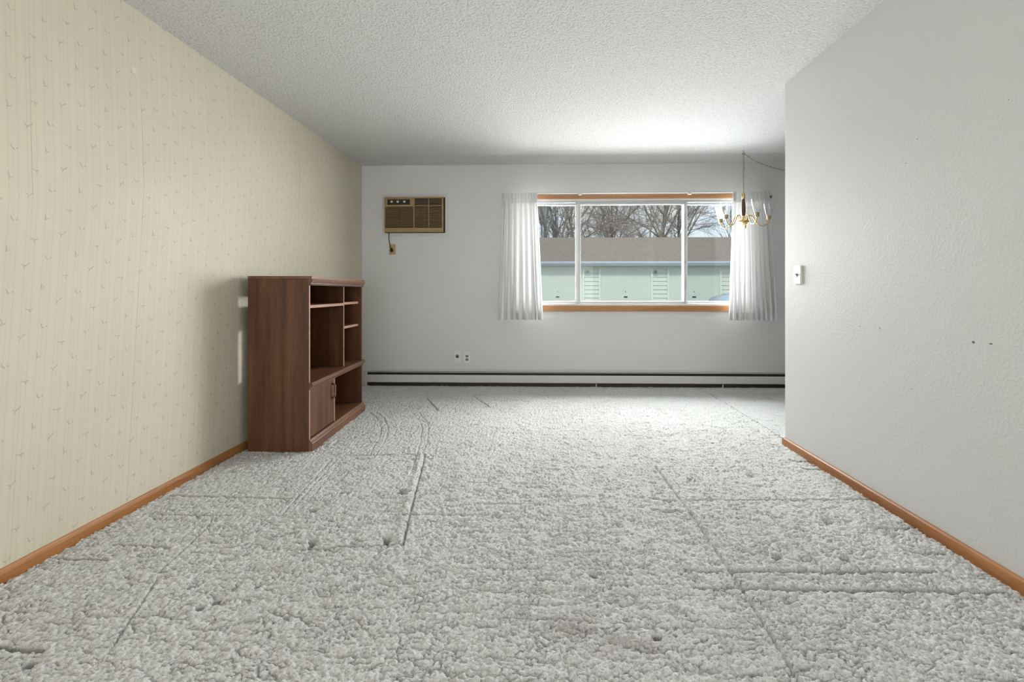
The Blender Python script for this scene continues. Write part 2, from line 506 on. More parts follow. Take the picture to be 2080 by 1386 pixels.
# left wall (papered)
mb = MB()
mb.hexa([(lx_floor(REAR)-.25, REAR, -.02), (lx_floor(REAR), REAR, -.02), (lx_floor(D), D+.2, -.02), (lx_floor(D)-.25, D+.2, -.02),
         (lx_ceil(REAR)-.25, REAR, C+.05), (lx_ceil(REAR), REAR, C+.05), (lx_ceil(D), D+.2, C+.05), (lx_ceil(D)-.25, D+.2, C+.05)])
tag(mb.build('wall_left', M['wallpaper']), kind='structure', label='cream wallpaper wall with small printed birds and pinstripes')

# back wall with window opening
WX0, WX1, WZ0, WZ1 = -0.19, 2.24, 0.885, 2.055
mb = MB()
mb.box((-L-.02, D, -.02), (WX0, D+.2, C+.05)); mb.box((WX1, D, -.02), (AX+.2, D+.2, C+.05))
mb.box((WX0, D, -.02), (WX1, D+.2, WZ0)); mb.box((WX0, D, WZ1), (WX1, D+.2, C+.05))
tag(mb.build('wall_back', M['wall_back']), kind='structure', label='pale grey painted wall around the wide window')

M['light_absorber'] = plain('dark_light_absorber', (0.10, 0.065, 0.05), 0.9, 0, 0.1, 0.2, 6)  # added unseen dark facing, cuts light bouncing off the outer wall
mb = MB()
mb.box((-L-6, D+.2, -.3), (WX0, D+.26, C+.25)); mb.box((WX1, D+.2, -.3), (AX+6, D+.26, C+.25))
mb.box((WX0, D+.2, -.3), (WX1, D+.26, WZ0)); mb.box((WX0, D+.2, WZ1), (WX1, D+.26, C+.25))
tag(mb.build('outer_absorber', M['light_absorber']), kind='structure', label='added dark facing outside the window wall that soaks up bounced light')

# right wall (stops short of the dining recess)
mb = MB(); mb.box((R, REAR, -.02), (R+.115, REND, C+.05), 0.004)
tag(mb.build('wall_right', M['wall_right']), kind='structure', label='white painted wall with light switch and scuff marks')
mb = MB(); mb.box((AX, 0.3, -.02), (AX+.2, D+.2, C+.05))
tag(mb.build('wall_alcove', M['wall_plain']), kind='structure', label='white end wall of the dining recess')
mb = MB(); mb.box((R+.115, 0.1, -.02), (AX+.2, 0.3, C+.05))
tag(mb.build('wall_alcove_front', M['wall_plain']), kind='structure', label='white wall closing the dining recess')
mb = MB(); mb.box((-L-.5, REAR-.2, -.02), (R+.3, REAR, C+.05))
tag(mb.build('wall_rear', M['wall_plain']), kind='structure', label='white wall behind the camera')
mb = MB(); mb.box((-L-.6, REAR-.2, C), (AX+.4, D+.3, C+.25))
tag(mb.build('ceiling', M['ceiling']), kind='structure', label='white popcorn textured ceiling')
mb = MB(); mb.box((-L-.6, REAR-.2, -.45), (AX+.4, D+.3, -.25))
floor = tag(mb.build('floor', M['wall_plain']), kind='structure', label='floor laid with grey wall-to-wall carpet')

# carpet pile: a height field with furniture dents
def vnoise(x, y, seed):
    xi = np.floor(x).astype(np.int64); yi = np.floor(y).astype(np.int64)
    fx = x-xi; fy = y-yi
    fx = fx*fx*(3-2*fx); fy = fy*fy*(3-2*fy)
    def h(a, b):
        n = (a*374761393 + b*668265263 + seed*974711) & 0x7fffffff
        n = ((n ^ (n >> 13))*1274126177) & 0x7fffffff
        return ((n ^ (n >> 16)) & 0xffff)/65535.0
    return (h(xi, yi)*(1-fx)+h(xi+1, yi)*fx)*(1-fy)+(h(xi, yi+1)*(1-fx)+h(xi+1, yi+1)*fx)*fy

def seg_dist(X, Y, pts):
    best = np.full(X.shape, 9.0)
    for (ax, ay), (bx, by) in zip(pts[:-1], pts[1:]):
        dx, dy = bx-ax, by-ay
        k = np.clip(((X-ax)*dx+(Y-ay)*dy)/(dx*dx+dy*dy), 0, 1)
        best = np.minimum(best, np.hypot(X-ax-k*dx, Y-ay-k*dy))
    return best

GROOVES = [  # polyline, half width, depth
    ([(0.718,1.773),(1.461,1.788)], .018, .016), ([(0.704,1.668),(1.43,1.675)], .020, .017),
    ([(0.547,1.768),(0.67,1.769)], .013, .010), ([(0.537,1.666),(0.676,1.67)], .012, .007),
    ([(0.564,2.366),(0.675,2.363)], .015, .011), ([(0.542,2.254),(0.667,2.247)], .018, .014),
    ([(0.69,2.819),(0.713,2.239),(0.71,1.776),(0.703,1.556),(0.687,1.1)], .011, .0045),
    ([(1.066,2.229),(1.063,1.792)], .010, .006), ([(0.723,2.37),(1.603,2.395)], .010, .005),
    ([(1.539,2.933),(1.69,2.937)], .012, .007), ([(1.538,2.797),(1.66,2.80)], .012, .007), ([(1.546,2.399),(1.659,2.402)], .012, .007),
    ([(1.50,2.109),(1.65,2.117)], .012, .007), ([(1.484,1.914),(1.607,1.917)], .012, .007), ([(1.434,1.67),(1.61,1.678)], .011, .006),
    ([(-0.722,2.982),(-0.557,1.921)], .010, .0045), ([(-0.95,1.877),(-0.565,1.921)], .009, .008), ([(-1.231,2.953),(-0.725,2.992)], .010, .006),
    ([(-1.283,2.887),(-1.195,2.163)], .009, .003), ([(-1.25,2.887),(-1.165,2.163)], .007, .0012), ([(-1.22,2.887),(-1.135,2.30)], .007, .0012),
    ([(-1.875,2.348),(-1.237,2.332)], .015, .012), ([(-1.783,2.153),(-1.433,2.144)], .009, .006),
    ([(-1.736,1.885),(-1.488,1.873)], .011, .008), ([(-1.871,1.784),(-1.667,1.776)], .012, .009), ([(-1.70,1.34),(-1.43,1.328)], .013, .011),
    ([(-1.40,1.70),(-1.475,2.12)], .008, .004), ([(-1.25,1.36),(-1.38,1.68)], .007, .003),
    ([(-1.454,4.021),(-1.33,3.842),(-1.195,3.562),(-1.135,3.351),(-1.105,3.135),(-1.065,2.944)], .008, .0016),
    ([(-1.40,4.03),(-1.27,3.842),(-1.145,3.562),(-1.085,3.351),(-1.055,3.135),(-1.03,2.944)], .008, .0016),
    ([(-1.082,4.008),(-0.953,3.767),(-0.878,3.534),(-0.821,3.263),(-0.788,3.059),(-0.766,2.902),(-0.732,2.653)], .008, .0016),
    ([(-1.03,4.02),(-0.90,3.767),(-0.83,3.534),(-0.775,3.263),(-0.745,3.059)], .008, .0016),
    ([(-1.099,4.593),(-0.877,4.1)], .012, .004), ([(-0.662,4.715),(-0.438,4.218)], .012, .004), ([(-1.1,4.52),(-0.62,4.72),(-0.1,4.45)], .012, .004),
    ([(-1.094,1.973),(-1.042,2.007)], .010, .013),
]
RIDGES = [([(0.533,2.673),(0.546,2.153),(0.536,1.732),(0.513,1.572),(0.50,1.2)], .022, .004),
          ([(1.53,3.065),(1.538,2.752),(1.481,2.241),(1.461,1.797),(1.463,1.632),(1.443,1.2)], .018, .0045),
          ([(-0.748,2.982),(-0.583,1.921)], .013, .007)]
DOTS = [(0.928,1.867,.016,.015),(1.188,1.867,.016,.015),(1.296,2.156,.016,.014),(1.192,2.699,.016,.010),(0.835,2.639,.014,.008),
        (-0.942,1.938,.017,.014),(-0.930,1.905,.016,.011),(-0.639,1.975,.018,.016),(-0.631,1.942,.017,.013),(-0.711,2.447,.017,.013),(-0.708,2.408,.016,.010),
        (-1.014,2.402,.011,.014),(-0.982,2.402,.011,.014),(-1.066,2.213,.017,.012),(-1.092,2.893,.012,.012),(-1.062,2.899,.012,.010),(-0.779,2.905,.017,.010),
        (0.351,1.423,.012,.012),(0.199,1.733,.014,.010),(-1.111,1.517,.012,.014),(-1.085,1.555,.012,.012),(-1.413,1.273,.016,.014),(-1.22,1.62,.010,.010),(-0.99,1.63,.012,.010),(-0.62,2.18,.010,.008)]

def carpet_height(X, Y):
    warp = (vnoise(X*3.1, Y*3.1, 3)-.5)*.05
    h = (vnoise((X+warp)/.030, Y/.022, 11)-.5)*.003
    h += (vnoise((X+warp)/.0120, Y/.0095, 12)-.5)*.0080
    h += (vnoise(X/.0075, Y/.0070, 13)-.5)*.0075
    # narrow crevices between clumps of tufts
    n = vnoise((X+warp)/.018+vnoise(X*60, Y*60, 14)*.7, Y/.012+vnoise(X*60, Y*60, 15)*.7, 16)
    br = np.clip((vnoise(X/.045, Y/.03, 17)-.38)*3.5, 0, 1)
    h -= .012*np.exp(-((n-.5)/.085)**2)*br
    push = np.zeros_like(X)
    # matted streaks running across the room
    st = vnoise(X/.14+vnoise(X*7, Y*7, 5)*1.2, Y/.016, 21)
    mask = np.clip((vnoise(X*1.7+4, Y*1.7, 31)-.42)*3.2, 0, 1)
    h -= np.clip(st-.60, 0, 1)*.020*mask
    # foot traffic hollows
    h += (vnoise(X/.16, Y/.12, 41)-.5)*.007*np.clip((vnoise(X*1.1+9, Y*1.1, 42)-.3)*2, 0, 1)
    wig = (vnoise(X*28, Y*28, 51)-.5)*.010 + (vnoise(X*8, Y*8, 52)-.5)*.010
    for pts, hw, dep in GROOVES:
        d = seg_dist(X+wig*.45, Y+wig*.45, pts)
        k = np.clip(1-d/(hw*.66), 0, 1)
        jag = .55+.75*vnoise(X*24, Y*24, 61)
        h -= 5.0*dep*np.clip(k*1.6, 0, 1)*jag
        if abs(pts[-1][0]-pts[0][0]) > abs(pts[-1][1]-pts[0][1]):   # crosswise: pile leans over the dent
            push = np.maximum(push, np.clip(k*1.6, 0, 1)*min(.013, dep))
        h += .16*dep*np.exp(-((d-hw*1.3)/(hw*.7))**2)
    for pts, hw, hi in RIDGES:
        d = seg_dist(X+wig, Y+wig, pts)
        h += hi*np.exp(-(d/hw)**2)
    for cx, cy, r, dep in DOTS:
        d = np.hypot((X-cx+wig*.6), (Y-cy+wig*.6))
        k = np.clip((1.1-d/(r*1.15))*2.2, 0, 1)
        h -= dep*3.6*k
        push = np.maximum(push, k*.010)
    return h, push

xs = np.arange(lx_floor(D)-.02, R+.07, .0038)
ys = [1.12]
while ys[-1] < D+.01:
    ys.append(ys[-1] + .0027 + .0028*(ys[-1]-1.12))
ys = np.array(ys)
def grid_mesh(xs, ys, name, hf):
    X, Y = np.meshgrid(xs, ys)
    Z, PY = hf(X, Y)
    Y = Y+PY
    nx, ny = len(xs), len(ys)
    co = np.stack([X, Y, Z], -1).reshape(-1, 3).astype(np.float32)
    i = np.arange(nx*ny, dtype=np.int32).reshape(ny, nx)
    q = np.stack([i[:-1, :-1], i[:-1, 1:], i[1:, 1:], i[1:, :-1]], -1).reshape(-1, 4)
    me = bpy.data.meshes.new(name)
    me.vertices.add(len(co)); me.vertices.foreach_set('co', co.ravel())
    me.loops.add(q.size); me.loops.foreach_set('vertex_index', q.ravel())
    me.polygons.add(len(q))
    me.polygons.foreach_set('loop_start', np.arange(0, q.size, 4, dtype=np.int32))
    me.polygons.foreach_set('use_smooth', np.ones(len(q), dtype=bool))
    me.update(calc_edges=True)
    me.validate()
    return me
def patches(name, pieces):
    bmx = bmesh.new()
    for p in pieces:
        bmx.from_mesh(p)
        bpy.data.meshes.remove(p)
    me = bpy.data.meshes.new(name); bmx.to_mesh(me); bmx.free()
    return me
main = grid_mesh(xs, ys, 'carpet_main', carpet_height)
recess = grid_mesh(np.arange(R+.07, AX+.02, .016), np.arange(3.0, D+.02, .014), 'carpet_recess', carpet_height)
back = grid_mesh(np.arange(-2.2, R+.2, .12), np.linspace(REAR-.02, 1.12, 30), 'carpet_behind', lambda X, Y: (X*0, X*0))
me = patches('carpet_pile', [main, recess, back])
carpet = link_mesh('carpet_pile', me, M['carpet'], floor)
carpet['kind'] = 'stuff'
carpet['label'] = 'light grey cut pile carpet dented by old furniture'

# baseboards
BB = [(0, 0), (.015, 0), (.015, .040), (.0125, .050), (.007, .057), (0, .058)]
mb = MB()
A = [mb.bm.verts.new((lx_floor(REAR)+u_, REAR, v_-.008)) for u_, v_ in BB]
B = [mb.bm.verts.new((lx_floor(D)+u_, D, v_-.008)) for u_, v_ in BB]
mb.bm.faces.new(A); mb.bm.faces.new(B[::-1])
for i in range(len(BB)):
    j = (i+1) % len(BB)
    mb.bm.faces.new((A[i], B[i], B[j], A[j]))
tag(mb.build('baseboard_left', M['oak_y']), kind='structure', label='orange oak baseboard under the wallpaper')
mb = MB()
mb.prism([(R-u_, v_-.008) for u_, v_ in BB], 'y', REAR, REND)
mb.box((R-.015, REND, -.008), (R+.13, REND+.013, .045), .002)
tag(mb.build('baseboard_right', M['oak_y']), kind='structure', label='orange oak baseboard under the white wall')

# ------------------------------------------------------------------ window
win = tag(empty('window_1', (1.02, D, WZ0)), kind='structure', label='wide three-pane window with oak casing')
def wbox(name, a, b, mat, parent=win, bevel=.002):
    mb = MB(); mb.box(tuple(a[i]-win.location[i] for i in range(3)), tuple(b[i]-win.location[i] for i in range(3)), bevel)
    return mb.build(name, M[mat], parent)
# oak casing on the room side
wbox('casing_top', (WX0-.06, D-.016, 2.056), (WX1+.06, D, 2.101), 'oak_x')
wbox('casing_sill', (WX0-.06, D-.02, 0.820), (WX1+.06, D, 0.884), 'oak_x')
wbox('casing_side', (WX0-.06, D-.016, 0.884), (WX0, D, 2.056), 'oak_z')
wbox('casing_side', (WX1, D-.016, 0.884), (WX1+.06, D, 2.056), 'oak_z')
# white jamb liner and grey head channel
mb = MB(); wl_ = win.location
def rel(a): return tuple(a[i]-wl_[i] for i in range(3))
fr = MB()
for a, b in (((WX0, D+.0, WZ0), (WX1, D+.15, WZ0+.016)), ((WX0, D, WZ1-.012), (WX1, D+.15, WZ1)), ((WX0, D, WZ0), (WX0+.014, D+.15, WZ1)), ((WX1-.014, D, WZ0), (WX1, D+.15, WZ1))):
    fr.box(rel(a), rel(b), .001)
fr.build('jamb_liner', M['white_alu'], win)
wbox('head_channel', (WX0+.014, D+.030, WZ1-.034), (WX1-.014, D+.13, WZ1-.012), 'grey_alu')
wbox('sill_channel', (WX0+.014, D+.030, WZ0+.016), (WX1-.014, D+.13, WZ0+.024), 'grey_alu')
def sash(x0, x1, y, mat, bar=.022):
    z0, z1 = WZ0+.024, WZ1-.034
    s = empty('sash', ((x0+x1)/2 - wl_[0], y-wl_[1], z0-wl_[2]), 0, win)
    o = ((x0+x1)/2, y, z0)
    f = MB()
    for a, b in (((x0, y-.012, z0), (x1, y+.012, z0+bar)), ((x0, y-.012, z1-bar), (x1, y+.012, z1)), ((x0, y-.012, z0+bar), (x0+bar, y+.012, z1-bar)), ((x1-bar, y-.012, z0+bar), (x1, y+.012, z1-bar))):
        f.box(tuple(a[i]-o[i] for i in range(3)), tuple(b[i]-o[i] for i in range(3)), .002)
    f.build('sash_frame', M['white_alu'], s)
    p = MB(); p.box((x0+bar-o[0], -.002, bar), (x1-bar-o[0], .002, z1-z0-bar))
    p.build('pane', M[mat], s)
    return s
sash(WX0+.014, 0.432, D+.095, 'screen_pane')
sash(0.420, 1.640, D+.060, 'pane')
sash(1.622, WX1-.014, D+.095, 'screen_pane')
# mullion posts between the sashes
wbox('mullion', (0.440, D+.034, WZ0+.024), (0.462, D+.128, WZ1-.034), 'grey_alu')
wbox('mullion', (1.598, D+.034, WZ0+.024), (1.618, D+.128, WZ1-.034), 'grey_alu')

# ------------------------------------------------------------------ curtain rod and curtains
RODY, RODZ = 5.10, 2.098
rod = tag(empty('curtain_rod', (1.03, D, 2.05)), 'thin white traverse curtain rod spanning the top of the window', 'curtain rod')
def rrel(p): return (p[0]-1.03, p[1]-D, p[2]-2.05)
mb = MB()
mb.box(rrel((-0.40, RODY-.006, RODZ-.006)), rrel((2.45, RODY+.006, RODZ+.008)), .002)
mb.build('rail', M['white_metal'], rod)
for x in (-0.40, 2.436):
    mb = MB(); mb.box(rrel((x, RODY+.006, RODZ-.006)), rrel((x+.014, D, RODZ+.008)), .002)
    mb.build('return_arm', M['white_metal'], rod)
for x in (0.443, 1.613):
    mb = MB()
    mb.box(rrel((x-.018, RODY-.010, RODZ-.022)), rrel((x+.018, RODY+.010, RODZ+.014)), .003)
    mb.box(rrel((x-.010, RODY+.010, RODZ-.004)), rrel((x+.010, D, RODZ+.010)), .001)
    mb.build('bracket', M['white_metal'], rod)
mb = MB(); mb.tube([rrel((2.452, RODY+.02, RODZ-.01)), rrel((2.462, RODY+.015, RODZ-.045)), rrel((2.458, RODY+.01, RODZ-.085))], .0035, 6)
mb.build('draw_cord', M['grey_plastic'], rod)
mb = MB(); mb.lathe([(.004, 0), (.011, -.008), (.011, -.022), (.005, -.034)], rrel((2.470, RODY+.0, RODZ-.035)), 12)
mb.build('cord_pulley', M['grey_plastic'], rod, True)

def curtain(label, xt0, xt1, xb0, xb1, nfold, seed, opaque_end):
    """pleated sheer panel hung from the rod: stiff header, free folds, doubled hem"""
    rnd = random.Random(seed)
    zt, zp, zh, zb = 2.098, 1.985, 0.815, 0.733
    root = tag(empty('curtain', ((xt0+xt1)/2, RODY-.030, zb)), label, 'curtain', 'sheer curtains beside the window')
    nu = nfold*14
    # irregular fold positions
    edges = [0.0]
    for k in range(nfold): edges.append(edges[-1]+rnd.uniform(.6, 1.4))
    edges = [e/edges[-1] for e in edges]
    amp = [rnd.uniform(.6, 1.3) for _ in range(nfold)]
    amp2 = [rnd.uniform(.4, 1.4) for _ in range(nfold)]
    drift = [rnd.uniform(-.25, .25) for _ in range(nfold)]
    def pt(u, z):
        k = min(nfold-1, max(0, next(i for i in range(nfold) if u <= edges[i+1]+1e-9)))
        f = (u-edges[k])/(edges[k+1]-edges[k])
        tt = (zt-z)/(zt-zb)
        x = (xt0+(xb0-xt0)*tt) + u*((xt1-xt0)+((xb1-xb0)-(xt1-xt0))*tt)
        s = math.sin(2*math.pi*f)
        if z > zp:    # pinch-pleated heading
            g = (zt-z)/(zt-zp)
            y = .014*amp[k]*math.copysign(abs(s)**.5, s)*(1-.15*g)
            pinch = .010*(u-.5)*-g
            x += pinch + .006*s*amp[k]
        else:
            q = (zp-z)/(zp-zb)
            a = (.015+.024*q)*(amp[k]*(1-q)+amp2[k]*q)
            y = a*math.sin(2*math.pi*(f+drift[k]*q*.5)) + .008*math.sin(6*math.pi*u+q*2)*q
            edgefade = min(1, min(u, 1-u)*14)
            x += .012*math.sin(4*math.pi*f+q*3)*q*edgefade - .010*(u-.5)*(1-min(1, q*8))
        return (x-root.location[0], y, z-zb)
    def part(name, z0, z1, nv, mat):
        verts, faces = [], []
        for j in range(nv+1):
            z = z0+(z1-z0)*j/nv
            for i in range(nu+1): verts.append(pt(i/nu, z))
        for j in range(nv):
            for i in range(nu):
                a = j*(nu+1)+i
                faces.append((a, a+1, a+nu+2, a+nu+1))
        me = bpy.data.meshes.new(name); me.from_pydata(verts, [], faces)
        me.polygons.foreach_set('use_smooth', [True]*len(me.polygons))
        return link_mesh(name, me, M[mat], root)
    part('heading', zt, zp, 8, 'sheer_double')
    part('fabric_panel', zp, zh, 40, 'sheer')
    part('hem', zh, zb, 4, 'sheer_double')
    # side return of the heading towards the wall
    mb = MB()
    xe = xt1 if opaque_end > 0 else xt0
    mb.box((xe-.028-root.location[0] if opaque_end > 0 else xe-root.location[0], -.016, zp+.01-zb), (xe-root.location[0] if opaque_end > 0 else xe+.028-root.location[0], -.012, zt-zb), .001)
    mb.build('heading_tab', M['sheer_double'], root)
    return root
curtain('white sheer curtain gathered at the window end nearer the air conditioner', -0.395, -0.015, -0.438, 0.046, 8, 5, 1)
curtain('white sheer curtain gathered at the window end behind the brass chandelier', 2.055, 2.443, 2.024, 2.526, 9, 11, -1)

# ------------------------------------------------------------------ baseboard heater
hx0, hx1 = -1.893, AX
ht = tag(empty('baseboard_heater', (0.9, D, 0)), 'long white hydronic baseboard heater along the wall under the window', 'heater')
def hb(name, prof, x0, x1, mat):
    mb = MB(); mb.prism([(y-D, z) for y, z in prof], 'x', x0-.9, x1-.9)
    return mb.build(name, M[mat], ht)
hb('back_plate', [(D-.004, 0.0), (D, 0.0), (D, .178), (D-.004, .178)], hx0, hx1, 'white_metal')
hb('top_cap', [(D-.055, .160), (D-.004, .172), (D-.004, .178), (D-.057, .165)], hx0, hx1, 'white_metal')
hb('damper_slot', [(D-.050, .118), (D-.006, .118), (D-.006, .170), (D-.050, .160)], hx0+.004, hx1, 'heater_dark')
hb('damper_blade', [(D-.058, .150), (D-.052, .149), (D-.051, .154), (D-.057, .1555)], hx0+.004, hx1, 'white_metal')
for a, b in ((hx0, 1.20), (1.202, hx1)):
    hb('front_panel', [(D-.060, .040), (D-.056, .040), (D-.056, .122), (D-.062, .124), (D-.066, .118), (D-.066, .046)], a, b, 'white_metal')
hb('fin_element', [(D-.052, .0), (D-.010, .0), (D-.010, .050), (D-.052, .050)], hx0+.004, hx1, 'heater_fin')
for x in (0.62, 1.98):
    hb('support_foot', [(D-.064, -.002), (D-.056, -.002), (D-.056, .034), (D-.064, .034)], x, x+.008, 'white_metal')
mb = MB(); mb.box((hx0-.055-.9, -.066, -.002), (hx0+.001-.9, 0, .172), .004)
mb.build('end_cap', M['white_metal'], ht)

# ------------------------------------------------------------------ air conditioner
ac = tag(empty('air_conditioner', (-1.374, D, 1.69)), 'tan through-wall air conditioner with brown louvers on the back wall', 'air conditioner')
def acbox(name, x0, x1, z0, z1, y0, y1, mat, bevel=.002, parent=ac):
    mb = MB(); mb.box((x0+1.374, -y1, z0-1.69), (x1+1.374, -y0, z1-1.69), bevel)
    return mb.build(name, M[mat], parent)
# white trim around the sleeve
acbox('sleeve_trim', -1.735, -1.000, 2.082, 2.112, 0, .012, 'white_metal')
acbox('sleeve_trim', -1.735, -1.000, 1.652, 1.688, 0, .012, 'white_metal')
acbox('sleeve_trim', -1.735, -1.706, 1.688, 2.082, 0, .012, 'white_metal')
acbox('sleeve_trim', -1.036, -1.000, 1.688, 2.082, 0, .012, 'white_metal')
acbox('sleeve_gap', -1.706, -1.036, 1.686, 2.084, 0, .006, 'heater_dark', 0)
X0, X1, Z0, Z1 = -1.703, -1.048, 1.693, 2.080
acbox('cabinet_shell', X0, X1, Z0, Z1, .006, .030, 'ac_hollow', 0)
# front frame
acbox('front_frame', X0, X1, Z0, Z0+.048, .030, .050, 'ac_tan', .004)
acbox('front_frame', X0, X1, Z1-.016, Z1, .030, .050, 'ac_tan', .003)
acbox('front_frame', X0, X0+.010, Z0+.048, Z1-.016, .030, .050, 'ac_tan', .002)
acbox('front_frame', X1-.018, X1, Z0+.048, Z1-.016, .030, .050, 'ac_tan', .003)
acbox('control_bezel', X0+.010, X0+.330, Z1-.108, Z1-.016, .030, .048, 'ac_tan', .003)
cp = acbox('control_panel', X0+.035, X0+.285, Z1-.086, Z1-.026, .048, .051, 'ac_dark', .001)
for x in (.085, .152, .225):
    mb = MB(); mb.lathe([(.013, 0), (.013, -.012), (.011, -.015), (.006, -.016)], (X0+x+1.374, -.051, Z1-.054-1.69), 16, 'y')
    k = mb.build('knob', M['silver'], cp, True)
    mb = MB()
    for q in range(5):
        a = math.pi*(.1+.2*q)
        px, pz = X0+x+1.374+.024*math.cos(a), Z1-.054-1.69+.020*math.sin(a)
        mb.box((px-.0012, -.0518, pz-.0012), (px+.0012, -.051, pz+.0012))
    mb.build('dial_mark', M['white_plastic'], cp)
mb = MB(); mb.lathe([(.010, 0), (.010, -.004)], (X0+.308+1.374, -.048, Z1-.052-1.69), 16, 'y'); mb.build('maker_badge', M['cab_edge'], ac)
# bars between louver fields
xm, xr = X0+.330, X0+.492
acbox('louver_post', xm-.007, xm+.004, Z0+.048, Z1-.016, .030, .049, 'ac_tan', .001)
acbox('louver_post', xr-.004, xr+.004, Z0+.048, Z1-.016, .030, .049, 'ac_tan', .001)
acbox('louver_rail', xm, X1-.018, Z1-.104, Z1-.094, .030, .049, 'ac_tan', .001)
def slat_mesh(w, h):
    mb = MB(); mb.prism([(-.006, -h/2), (.010, -h*.1), (.010, h*.25), (-.006, h/2)], 'x', 0, w)
    # prism along x uses (y,z) profile; outwards is -y
    me = mb.mesh('louver'); 
    for v_ in me.vertices: v_.co.y *= -1
    me.materials.append(M['ac_slat'])
    return me
z_lo, z_hi = Z0+.054, Z1-.112
N = 15
for xa, xb in ((X0+.010, xm-.007), (xm+.004, xr-.004), (xr+.004, X1-.018)):
    me = slat_mesh(xb-xa, .0085)
    for k in range(N):
        o = link_mesh('louver', me, None, ac)
        o.location = (xa+1.374, -.034, z_lo+(z_hi-z_lo)*(k+.5)/N-1.69)
for xa, xb in ((xm+.004, xr-.004), (xr+.004, X1-.018)):
    me = slat_mesh(xb-xa, .004)
    acbox('outlet_shadow', xa, xb, Z1-.094, Z1-.016, .030, .033, 'ac_dark', 0)
    for k in range(4):
        o = link_mesh('outlet_louver', me, None, ac)
        o.location = (xa+1.374, -.036, Z1-.094+.078*(k+.6)/4.4-1.69)
acbox('rating_label', X1-.075, X1-.040, Z0+.014, Z0+.034, .050, .0505, 'ac_slat', 0)
# power cord with plug
mb = MB()
cordp = [(-1.658, -.022, 1.692), (-1.661, -.024, 1.66), (-1.659, -.026, 1.62), (-1.650, -.030, 1.575), (-1.640, -.034, 1.535), (-1.633, -.034, 1.512)]
mb.tube([(x+1.374, y, z-1.69) for x, y, z in cordp], .0042, 8)
cord = mb.build('power_cord', M['black_rubber'], ac, True)
mb = MB(); mb.lathe([(.006, .022), (.013, .010), (.018, -.004), (.016, -.018), (.008, -.022)], (-1.630+1.374, -.022, 1.498-1.69), 14)
mb.build('plug', M['black_rubber'], cord, True)

# ------------------------------------------------------------------ wall plates
def plate(name, x, z, w, h, mat, label, cat):
    r = tag(empty(name, (x, D, z-h/2)), label, cat)
    mb = MB(); mb.box((-w/2, -.006, 0), (w/2, 0, h), .003); mb.build('cover_plate', M[mat], r)
    return r
p = plate('wall_outlet', -1.625, 1.506, .072, .114, 'beige_plate', 'yellowed beige wall outlet below the air conditioner holding the black plug', 'outlet')
mb = MB(); mb.lathe([(.017, -.006), (.017, -.009)], (-.004, 0, .046), 16, 'y'); mb.build('socket_face', M['beige_plate'], p)
mb = MB(); mb.lathe([(.003, -.006), (.003, -.0075)], (0, 0, .096), 8, 'y'); mb.build('screw', M['brass_dull'], p)
p = plate('cable_jack', -0.900, .316, .074, .128, 'white_plastic', 'white wall plate with one round black hole above the heater', 'wall plate')
mb = MB(); mb.lathe([(.020, -.006), (.020, -.008)], (-.002, 0, .070), 18, 'y'); mb.build('grommet', M['grey_plastic'], p)
mb = MB(); mb.lathe([(.011, -.008), (.011, -.012), (.006, -.014)], (.001, 0, .062), 14, 'y'); mb.build('jack_hole', M['black_rubber'], p)
p = plate('duplex_outlet', -0.794, .308, .074, .126, 'white_plastic', 'white duplex outlet with two grey sockets above the heater', 'outlet')
for z in (.078, .040):
    mb = MB()
    prof = [(.017*math.cos(a), max(-.013, min(.013, .017*math.sin(a)))) for a in [2*math.pi*k/20 for k in range(20)]]
    mb.prism(prof, 'y', -.009, -.006)
    s = mb.build('socket', M['grey_plastic'], p); s.location = (0, 0, z)
    for sx in (-.006, .006):
        mb = MB(); mb.box((sx-.0012, -.0095, -.003), (sx+.0012, -.009, .006)); mb.build('slot', M['black_rubber'], s)
mb = MB(); mb.lathe([(.003, -.006), (.003, -.0075)], (0, 0, .059), 8, 'y'); mb.build('screw', M['silver'], p)

sw = tag(empty('light_switch', (R, 3.073, 1.083)), 'white light switch on the right-hand wall near its corner', 'switch')
mb = MB(); mb.box((-.012, -.037, 0), (0, .037, .119), .003); mb.build('cover_plate', M['white_plastic'], sw)
mb = MB(); mb.box((-.014, -.0055, .045), (-.012, .0055, .071), .0008); mb.build('toggle_slot', M['grey_plastic'], sw)
mb = MB(); mb.hexa([(-.014, -.004, .052), (-.012, -.004, .049), (-.012, .004, .049), (-.014, .004, .052), (-.026, -.003, .069), (-.014, -.003, .066), (-.014, .003, .066), (-.026, .003, .069)])
mb.build('toggle', M['grey_plastic'], sw)
for z in (.024, .094):
    mb = MB(); mb.lathe([(.003, -.012), (.003, -.0135)], (0, 0, z), 8, 'x'); mb.build('screw', M['silver'], sw)

# ------------------------------------------------------------------ entertainment cabinet
RZ = .05
wv = Vector((-math.sin(RZ), math.cos(RZ), 0)); nv = Vector((math.cos(RZ), math.sin(RZ), 0))
P0 = Vector((-1.464, 3.022, 0))
CW, CD, CH = 1.062, .415, 1.137
cab = tag(empty('entertainment_cabinet', P0+wv*(CW/2)-nv*(CD/2), RZ),
          'cherry brown entertainment cabinet with open shelves and one door against the wallpaper', 'cabinet')
def cbox(name, x0, x1, y0, y1, z0, z1, mat, bevel=.0012, parent=cab):
    """x: from the plinth front (0) backwards (negative), y: along the width, z: up"""
    mb = MB(); mb.box((x0+CD/2, y0-CW/2, z0), (x1+CD/2, y1-CW/2, z1), bevel)
    return mb.build(name, M[mat], parent)
FR = -.025      # face of the side panels
T = .018
cbox('side_panel', -CD, FR, 0, T, 0, 1.118, 'cab')
cbox('side_panel', -CD, FR, CW-T, CW, 0, 1.118, 'cab')
